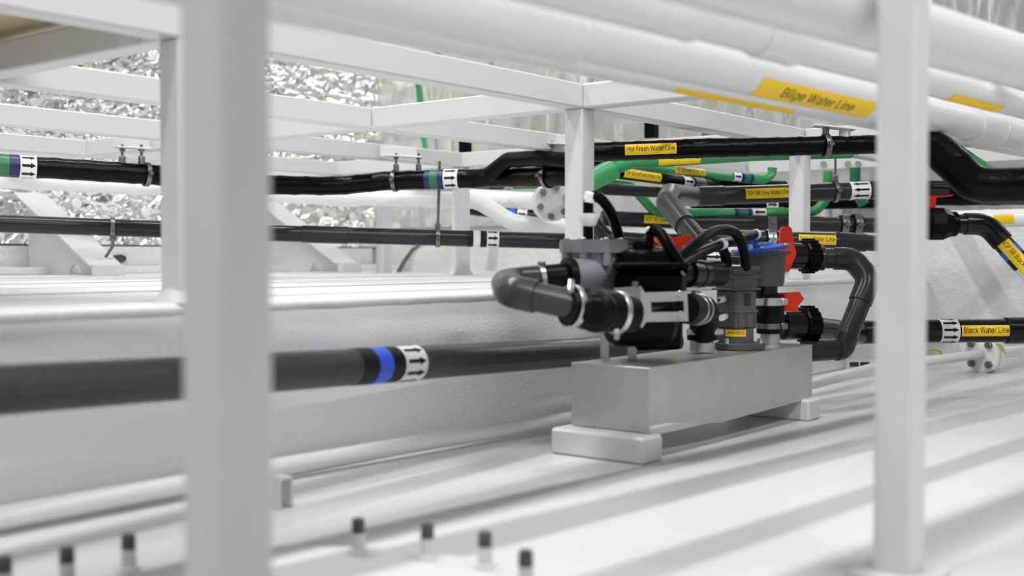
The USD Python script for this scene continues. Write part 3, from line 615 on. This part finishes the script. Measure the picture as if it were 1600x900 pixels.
# black motor pump
o = P(1010, 480, 2.74)
t = thing('black_pump', 'black pump with a square lid and a round motor top above the steel box', 'pump', G(-.3, -.42, ZBX))
part(t, 'body', rbox(P(1012, 462, 2.76), (.158, .140, .140), (unit(LX + LY * .25), unit(LY - LX * .25), Z3), .02), 'black_plastic')
part(t, 'lower_body', rbox(P(1018, 520, 2.78), (.120, .12, .075), (unit(LX + LY * .25), unit(LY - LX * .25), Z3), .01), 'black_plastic')
part(t, 'volute', lathe([(1e-5, -.075), (.05, -.075), (.062, -.06), (.062, .06), (.05, .075), (1e-5, .075)], P(1000, 500, 2.68), unit(np.array([1, .3, 0]))), 'black_plastic')
part(t, 'lid', rbox(P(1012, 414, 2.74), (.165, .155, .014), (unit(LX + LY * .12), unit(LY - LX * .12), Z3), .004), 'black_plastic')
part(t, 'motor_top', lathe([(1e-5, .046), (.05, .046), (.064, .040), (.070, .030), (.072, .0), (1e-5, .0)], P(1010, 420, 2.74), Z3, 40), 'black_plastic')
part(t, 'knob', lathe([(1e-5, .024), (.018, .024), (.021, .018), (.021, 0)], P(1002, 392, 2.74), Z3), 'black_plastic')
part(t, 'hose_spigot', tube([P(1015, 398, 2.74), P(1015, 362, 2.74)], .010), 'black_plastic')
part(t, 'spigot_cap', disc(P(1016, 358, 2.74), Z3, .0105, .012, .004, 16), 'white_plastic', label='white spigot cap')
for px, py in ((985, 394), (1034, 388)): part(t, 'screw', disc(P(px, py, 2.73), Z3, .006, .005, .002, 12), 'zinc')
part(t, 'outlet', tube([P(1055, 427, 2.80), P(1122, 428, 2.98)], .0335), 'rubber')
part(t, 'outlet_collar', [ring(P(1078, 427, 2.85), P(1122, 428, 2.98) - P(1060, 427, 2.80), .02, .0365, .05), ring(P(1092, 428, 2.89), P(1122, 428, 2.98) - P(1060, 427, 2.80), .02, .0355, .03)], 'pvc_dark')
# steel bracket around it
t = thing('pump_bracket', 'slotted stainless bracket bolted round the black pump', 'bracket', P(990, 555, 2.6))
fp = [(1001, 448), (1007, 457), (1073, 455), (1075, 502), (1009, 503), (1003, 512), (1000, 500)]
d0, d1 = 2.545, 2.64
pts = [P(x, y, d0 + (d1 - d0) * (x - 1000) / 76) for x, y in fp]; hp = [P(x, y, d0 + (d1 - d0) * (x - 1000) / 76) for x, y in [(1016, 472), (1068, 470), (1068.5, 487), (1017, 488)]]
ex = unit((pts[2] - pts[1]) * [1, 1, 0]); oo = pts[0]; f2 = lambda q: ((q - oo) @ ex, (q - oo) @ Z3)
part(t, 'front_plate', prism([f2(q) for q in pts], oo, ex, Z3, .003, holes=[[f2(q) for q in hp]]), 'stainless', smooth=False)
part(t, 'side_plate', pixpoly([(958, 450), (1000, 447), (1003, 512), (985, 500), (975, 470)], 2.66, .003, d2=2.545, x0=958, x1=1003), 'stainless', smooth=False)
for px, py in ((1062, 461), (1063, 493)): part(t, 'bolt', [hexnut(P(px, py, 2.615), LY, .007, .010), disc(P(px, py, 2.62), LY, .010, .003, .001, 16)], 'zinc')
part(t, 'thumb_bolt', cyl(P(992, 448, 2.56), P(993, 440, 2.56), .007, 10), 'dull_steel')
for px, dd in ((945, 2.80), (988, 2.73)):
    top, bot = P(px, 512, dd), P(px, 512, dd); bot[2] = ZBX
    part(t, 'leg', beam(bot, top, .022, .004, up=unit(np.array([-.2, -1, 0]))), 'stainless')
# black elbow to the box
t = thing('black_elbow', 'black rubber elbow leading down to the near stub on the steel box', 'fitting', P(1097, 548, 2.94))
part(t, 'elbow', tube([P(1070, 482, 2.70), P(1102, 484, 2.90), P(1098, 524, 2.94)], .036, .05), 'rubber', smooth=40)
part(t, 'cuff', ring(P(1098, 527, 2.94), Z3, .02, .040, .014), 'rubber')
part(t, 'stub', cyl(P(1097, 549, 2.94), P(1097, 520, 2.94), .0305), 'stainless')
ax = P(1102, 484, 2.90) - P(1070, 482, 2.70)
for i, (px, s) in enumerate(((1084, 'first'), (1091, 'second'))):
    c = seg_at(P(1070, 482, 2.70), P(1102, 484, 2.90), px); h = thing('hose_clamp', f'{s} hose clamp from the left on the horizontal end of the black elbow', 'clamp', c); part(h, 'band', ring(c, ax, .0365, .0395, .010), 'zinc'); part(h, 'screw', cyl(c + Z3 * .040 - unit(ax) * .006, c + Z3 * .040 + unit(ax) * .012, .005, 8), 'zinc')
c = P(1098, 518, 2.94); h = thing('hose_clamp', 'hose clamp round the upright end of the black elbow above the steel box', 'clamp', c)
part(h, 'band', ring(c, Z3, .037, .0415, .014), 'zinc'); part(h, 'worm_housing', rbox(c + np.array([.035, -.025, 0]), (.03, .014, .014), (unit(np.array([.8, .5, 0])), unit(np.array([-.5, .8, 0])), Z3)), 'zinc')
# grey vacuum pump
o = P(1150, 544, 3.06); o[2] = ZBX; X1 = unit(A3 * .75 + LX * .4); Y1 = np.array([-X1[1], X1[0], 0])
t = thing('grey_pump', 'dark grey ribbed pump standing on the steel box, with a yellow sticker', 'pump', o)
H = lambda py: P(1150, py, 3.06)[2]
def blk(y0, y1, w, dpt=None, dx=0, name='housing', m='pump_grey', ch=.004):
    part(t, name, rbox(np.array([o[0] + dx, o[1], (H(y0) + H(y1)) / 2]), (w, dpt or w, H(y0) - H(y1)), (X1, Y1, Z3), ch), m)
part(t, 'base_ring', lathe([(1e-5, 0), (.062, 0), (.066, .003), (.066, .016), (.060, .019), (1e-5, .019)], o + LX * .010, Z3, 40), 'pump_grey')
part(t, 'lower_drum', lathe([(.046, .018), (.046, H(512) - ZBX)], o, Z3, 32), 'pump_grey')
blk(486, 513, .078); blk(453, 487, .076); blk(417, 453, .090, .07)
blk(416, 425, .102, .08, name='top_flange'); blk(430, 434, .104, .08, name='rib'); blk(450, 453, .106, .08, name='rib')
blk(484, 488, .084, name='rib')
for k in (-.03, 0, .03): part(t, 'fin', rbox(np.array([o[0], o[1], H(498)]) - Y1 * .04 + X1 * k, (.004, .006, .04), (X1, Y1, Z3), .001), 'pump_grey')
part(t, 'recess', rbox(np.array([o[0], o[1], H(467)]) - Y1 * .0375 + X1 * .002, (.024, .004, .034), (X1, Y1, Z3), .001), 'dark_gap', label='dark square recess')
for px, py in ((1124, 469), (1127, 497)):
    c = P(px, py, 2.96); part(t, 'plug', cyl(c + LX * .03 + LY * .09, c, .008, 14), 'white_plastic', label='white side plug')
part(t, 'plug_core', disc(P(1123.4, 469, 2.957), unit(np.array([-.5, -1, 0])), .004, .003, .001, 12), 'navy_vinyl')
# sticker on the drum, a curved patch
so = np.array([o[0], o[1], H(519)]); te = unit(np.array([-.22, -1, 0])); txu = unit(np.cross(Z3, te)) * -1
def on_drum(m, r):
    v = np.asarray(m.vertices); an_ = v[:, 0] / r; e = te; g = unit(np.cross(Z3, e)); rr = r + v[:, 2]
    return trimesh.Trimesh(so + (rr * np.cos(an_))[:, None] * e + (rr * np.sin(an_))[:, None] * g + v[:, 1:2] * Z3, m.faces, process=False)
st = slab(.054, .017, .0004, .0012); lb = part(t, 'sticker', on_drum(st, .046), 'yellow', label='yellow sticker reading UPWARDS')
tm = text_flat('UPWARDS', .046, .010).subdivide_to_size(.004); tm.apply_translation((0, 0, .0012)); part(lb, 'lettering', on_drum(tm, .046), 'ink', smooth=False)
for px, dd in ((1135, 3.0), (1187, 3.03)): part(t, 'base_bolt', hexnut(P(px, 533, dd), Z3, .007, .014), 'zinc')
# filter with the blue lid
c = P(1196, 420, 3.2); H2 = lambda py: P(1196, py, 3.2)[2] - c[2]
t = thing('filter_housing', 'grey filter bowl with a blue lid behind the grey pump', 'filter', np.array([c[0], c[1], ZBX]))
part(t, 'bowl', lathe([(1e-5, H2(447)), (.048, H2(447)), (.052, H2(440)), (.055, H2(400)), (.070, H2(396)), (.070, H2(392)), (1e-5, H2(392))], c, Z3, 36), 'pump_grey')
tl = unit(Z3 + LX * -.14 + LY * -.02)
part(t, 'lid', lathe([(1e-5, -.003), (.079, -.003), (.081, 0), (.081, .006), (.076, .009), (.046, .011), (.036, .019), (1e-5, .022)], np.array([c[0] - .014, c[1], c[2] + H2(391)]), tl, 40), 'blue_plastic')
part(t, 'spout', tube([P(1180, 386, 3.16), P(1180, 372, 3.16), P(1180, 364, 3.16)], .008), 'blue_plastic')
for px, py in ((1145, 391), (1190, 387), (1228, 382)): part(t, 'lid_screw', disc(P(px, py, 3.12), Z3, .006, .006, .002, 12), 'zinc')
part(t, 'neck', lathe([(1e-5, H2(466)), (.033, H2(466)), (.034, H2(447)), (1e-5, H2(447))], c, Z3), 'pvc_dark')
part(t, 'rubber_joint', lathe([(1e-5, H2(505)), (.037, H2(505)), (.040, H2(498)), (.040, H2(488)), (.038, H2(480)), (.038, H2(460)), (1e-5, H2(460))], c + np.array([.012, 0, 0]), Z3), 'rubber')
part(t, 'stub', cyl(np.array([c[0] + .014, c[1], ZBX]), c + np.array([.014, 0, H2(503)]), .027), 'stainless')
part(t, 'rubber_cuff', ring(c + np.array([.012, 0, H2(517)]), Z3, .02, .036, .014), 'rubber')
for py, m, nm, r in ((471, 'zinc', 'wide bright hose clamp under the blue-lidded filter', .0405), (509, 'dull_steel', 'yellowish hose clamp low under the filter, just above the steel box stub', .037)):
    cc = c + np.array([.012, 0, H2(py)]); h = thing('hose_clamp', nm, 'clamp', cc); part(h, 'band', ring(cc, Z3, r - .003, r, .022 if py < 500 else .016), m)
    part(h, 'worm_housing', rbox(cc + np.array([.035, -.022, 0]), (.022, .014, .018), (unit(np.array([.8, .5, 0])), unit(np.array([-.5, .8, 0])), Z3)), m)
# hoses
def spline(w, k=8):
    w = np.array(w); e = np.vstack([2 * w[0] - w[1], w, 2 * w[-1] - w[-2]]); out = []
    for i in range(len(w) - 1):
        a, b, c, d = e[i:i + 4]
        for f in np.arange(k) / k: out.append(.5 * (2 * b + (c - a) * f + (2 * a - 5 * b + 4 * c - d) * f ** 2 + (3 * b - a - 3 * c + d) * f ** 3))
    return np.array(out + [w[-1]])
def hose(label, pts, r=.0135, marks=(), bend=0):
    w = spline([P(*p) for p in pts]); t = thing('hose', label, 'hose', w[0]); part(t, 'tubing', tube(w, r, bend, 14), 'black_plastic', smooth=50)
    for a, b in marks: part(t, 'end_marker', cyl(P(*a), P(*b), r * 1.06, 14), 'white_plastic', label='white end marker')
t = thing('vacuum_breaker', 'upright black tube with a white cup on the grey valve', 'breaker', P(919, 376, 2.76))
part(t, 'tube', cyl(P(919, 377, 2.76), P(919, 312, 2.76), .0125, 16), 'black_plastic')
part(t, 'cup', lathe([(.012, -.014), (.016, -.012), (.022, .0), (.0245, .011), (.0245, .017), (.012, .017)], P(920, 345, 2.76), Z3, 24), 'white_plastic')
part(t, 'cap', lathe([(1e-5, .014), (.010, .014), (.013, .010), (.0135, 0), (.0135, -.012), (1e-5, -.012)], P(921, 309, 2.76), unit(np.array([.2, 0, 1])), 20), 'white_plastic')
hose('black hose arching from the white cap down behind the grey valve', [(924, 306, 2.76), (940, 312, 2.77), (957, 338, 2.80), (969, 380, 2.86)])
hose('black hose from the pump top curving down to the right, before the red handle', [(1018, 357, 2.735), (1033, 366, 2.72), (1048, 390, 2.70), (1062, 412, 2.70)])
hose('long black hose arching over from the pump lid to the grey pump top', [(1058, 408, 2.74), (1092, 378, 2.82), (1118, 361, 2.9), (1146, 362, 2.96), (1160, 385, 3.0), (1166, 420, 3.03)])
hose('black hose from the pump lid to the blue spout', [(1062, 414, 2.73), (1092, 396, 2.84), (1125, 382, 2.95), (1150, 375, 3.05), (1181, 366, 3.15)], marks=(((1124, 382.5, 2.945), (1130, 380.5, 2.965)), ((1179, 367, 3.14), (1182, 366, 3.155))))
hose('short black hose hanging between the two pumps', [(1126, 384, 3.0), (1132, 396, 3.02), (1136, 418, 3.03)])
# white marker on a pipe behind
t, w = pipe('grey_pipe', 'grey pipe stub with a white arrow sticker seen between the pumps', [(1085, 402, 3.5), (1160, 404, 3.5)], .0195, 'pvc'); arrows_on(t, w[0], w[1], 1097, 1129, .0195, 6)
# valves with red handles
def valve(label, px, py, d, ax, r, hpoly, hd, nut=True):
    o = P(px, py, d); ax = unit(ax); t = thing('ball_valve', label, 'valve', o)
    part(t, 'body', lathe([(1e-5, -.055), (r * .8, -.055), (r, -.045), (r, .02), (r * .8, .03), (1e-5, .03)], o, ax), 'pvc_dark')
    prof = [(.01, .018), (r * 1.18, .018), (r * 1.26, .024), (r * 1.26, .056), (r * 1.1, .064), (.01, .064)]
    part(t, 'union_nut', lathe(prof, o, ax, 14), 'black_plastic', smooth=20)
    x, y, _ = frame(ax)
    part(t, 'nut_rib', [rbox(o + ax * .040 + r * 1.26 * (math.cos(q) * x + math.sin(q) * y), (.034, .006, .006), (ax, unit(-math.sin(q) * x + math.cos(q) * y), unit(math.cos(q) * x + math.sin(q) * y)), .001) for q in np.arange(18) * math.pi / 9], 'black_plastic', kind='stuff')
    part(t, 'handle', pixpoly(hpoly, hd, .022), 'red_plastic', label='red handle')
    return t, o, ax
axA = unit(LX + LY * .35)
valve('black ball valve with upright red handle right of the blue-lidded filter', 1245, 400, 3.40, axA, .039, [(1216, 400), (1219, 358), (1223, 354), (1232, 354), (1236, 358), (1240, 384), (1243, 396), (1232, 424), (1226, 425)], 3.31)
valve('low black ball valve with red handle above the far end of the steel box', 1243, 508, 3.3, axA, .042, [(1214, 458), (1248, 456), (1255, 467), (1246, 478), (1246, 487), (1226, 486), (1222, 470)], 3.2)
t = thing('ball_valve', 'black ball valve with a flat red handle behind the pump lid', 'valve', P(1050, 395, 3.1))
part(t, 'body', tube([P(1020, 405, 3.1), P(1090, 403, 3.2)], .035), 'pvc_dark'); part(t, 'stem', cyl(P(1052, 400, 3.08), P(1052, 382, 3.08), .012, 12), 'black_plastic')
part(t, 'handle', pixpoly([(1022, 372), (1036, 368), (1054, 371), (1076, 367), (1081, 375), (1068, 383), (1058, 391), (1042, 392), (1030, 384)], 3.02, .024), 'red_plastic', label='red handle')
# grey loop at the right end of the unit
t, w = pipe('grey_loop', 'grey pipe looping from the upper union down into the far end of the steel box', [(1262, 403, 3.42), (1332, 404, 3.42), (1358, 436, 3.38), (1316, 545, 3.32), (1262, 549, 3.28)], .0305, 'pvc', .06)
part(t, 'elbow', tube([P(1303, 404, 3.42), P(1332, 404, 3.42), P(1358, 436, 3.38), P(1344, 472, 3.36)], .034, .06), 'pvc', smooth=40)
part(t, 'elbow', tube([P(1324, 524, 3.327), P(1316, 545, 3.32), P(1306, 545.7, 3.313)], .0335, .03), 'pvc', smooth=40)
collar(t, w[0], w[1], 1272, 1288, .037, 'pvc', 'socket')
t, w = pipe('dark_pipe', 'dark pipe behind the loop from the low valve to the right', [(1268, 512, 3.44), (1345, 521, 3.68)], .034, 'pvc_dark')
# beam stub and small items behind the box on the right
t = thing('cable_tray', 'white low tray with two dark slots behind the loop pipe', 'tray', P(1340, 560, 4.6))
part(t, 'side', pixpoly([(1322, 562), (1420, 562), (1420, 580), (1322, 577)], 4.6, .02), 'frame_white')
for x in (1328, 1345): part(t, 'slot', pixpoly([(x, 566), (x + 13, 566), (x + 13, 573), (x, 572)], 4.585, .01), 'dark_gap')
for px, y0, y1, dd in ((1018, 176, 216, 5.9), (727, 205, 240, 6.5)):
    a, b = P(px, y0, dd), P(px, y1, dd); solo('cable_duct', rbox((a + b) / 2, (.05, .06, abs(a[2] - b[2]))), 'black_plastic', 'black upright duct before the foil ' + ('right of the middle post' if px > 900 else 'behind the slim far post'), 'duct')

# ------------------------------------------------------------------ manhole cover with studs, lower left
S = [(-.690, 1.554), (-.624, 1.604), (-.5625, 1.679), (-.46, 1.755), (-.355, 1.79), (-.239, 1.78), (-.129, 1.744), (-.040, 1.694), (.019, 1.587)]
mc = np.array([-.335, 1.40]); S = np.array(S) * .96; mc = mc * .96
loop = np.vstack([S, 2 * mc - S]); ang_ = np.argsort(np.arctan2(*(loop - mc).T[::-1])); loop = loop[ang_]
out = Polygon(loop).buffer(.035).simplify(.002); m = trimesh.creation.extrude_polygon(out, .012)
t = thing('manhole_cover', 'white oval manhole plate on the deck in the lower left foreground', 'manhole', (mc[0], mc[1], 0))
part(t, 'plate', m, 'floor_white', smooth=30)
first = None
side = lambda p: p[0] * F / p[1] + 800
for k, s in enumerate(loop):
    if s[1] < 1.45: continue
    px = side(s); nm = 'threaded stud with a bare brown tip at the manhole rim, ' + {0: 'leftmost one at the picture edge'}.get(k, f'')
    order = sorted([q for q in loop.tolist() if q[1] > 1.45], key=lambda q: side(q)); n = [i for i, q in enumerate(order) if abs(q[0] - s[0]) < 1e-6][0]
    names = ['leftmost in the picture', 'second from the left', 'third from the left', 'hidden behind the left near post', 'right behind the edge of the left near post', 'first to the right of the left near post', 'second to the right of the left near post', 'second from the right', 'rightmost']
    lab = 'white threaded stud with brown tip, ' + names[min(n, 8)]
    if n in (3, 4): continue
    if first is None:
        first = thing('stud', lab, 'stud', (s[0], s[1], .012), group='studs round the manhole')
        o = np.array([s[0], s[1], .012])
        part(first, 'shank', lathe([(1e-5, 0), (.016, 0), (.0155, .005), (.0105, .007), (.0105, .031), (1e-5, .031)], o, Z3, 16), 'frame_white')
        part(first, 'tip', lathe([(.0103, .029)] + [(.0103 - (.0012 if i % 2 else 0), .029 + .0015 * i) for i in range(14)] + [(.009, .052), (1e-5, .052)], o, Z3, 16), 'stud_steel', label='bare brown threaded tip')
    else:
        path = unique('/World/stud'); x = UsdGeom.Xform.Define(stage, path); x.GetPrim().GetReferences().AddInternalReference(first); x.GetPrim().SetInstanceable(True)
        UsdGeom.Xformable(x).ClearXformOpOrder(); x.AddTranslateOp().Set(Gf.Vec3d(float(s[0]), float(s[1]), .012)) if not x.GetPrim().HasAttribute('xformOp:translate') else (UsdGeom.Xformable(x).SetXformOpOrder([UsdGeom.XformOp(x.GetPrim().GetAttribute('xformOp:translate'))]), x.GetPrim().GetAttribute('xformOp:translate').Set(Gf.Vec3d(float(s[0]), float(s[1]), .012)))
        setdata(x.GetPrim(), label=lab, category='stud', group='studs round the manhole')
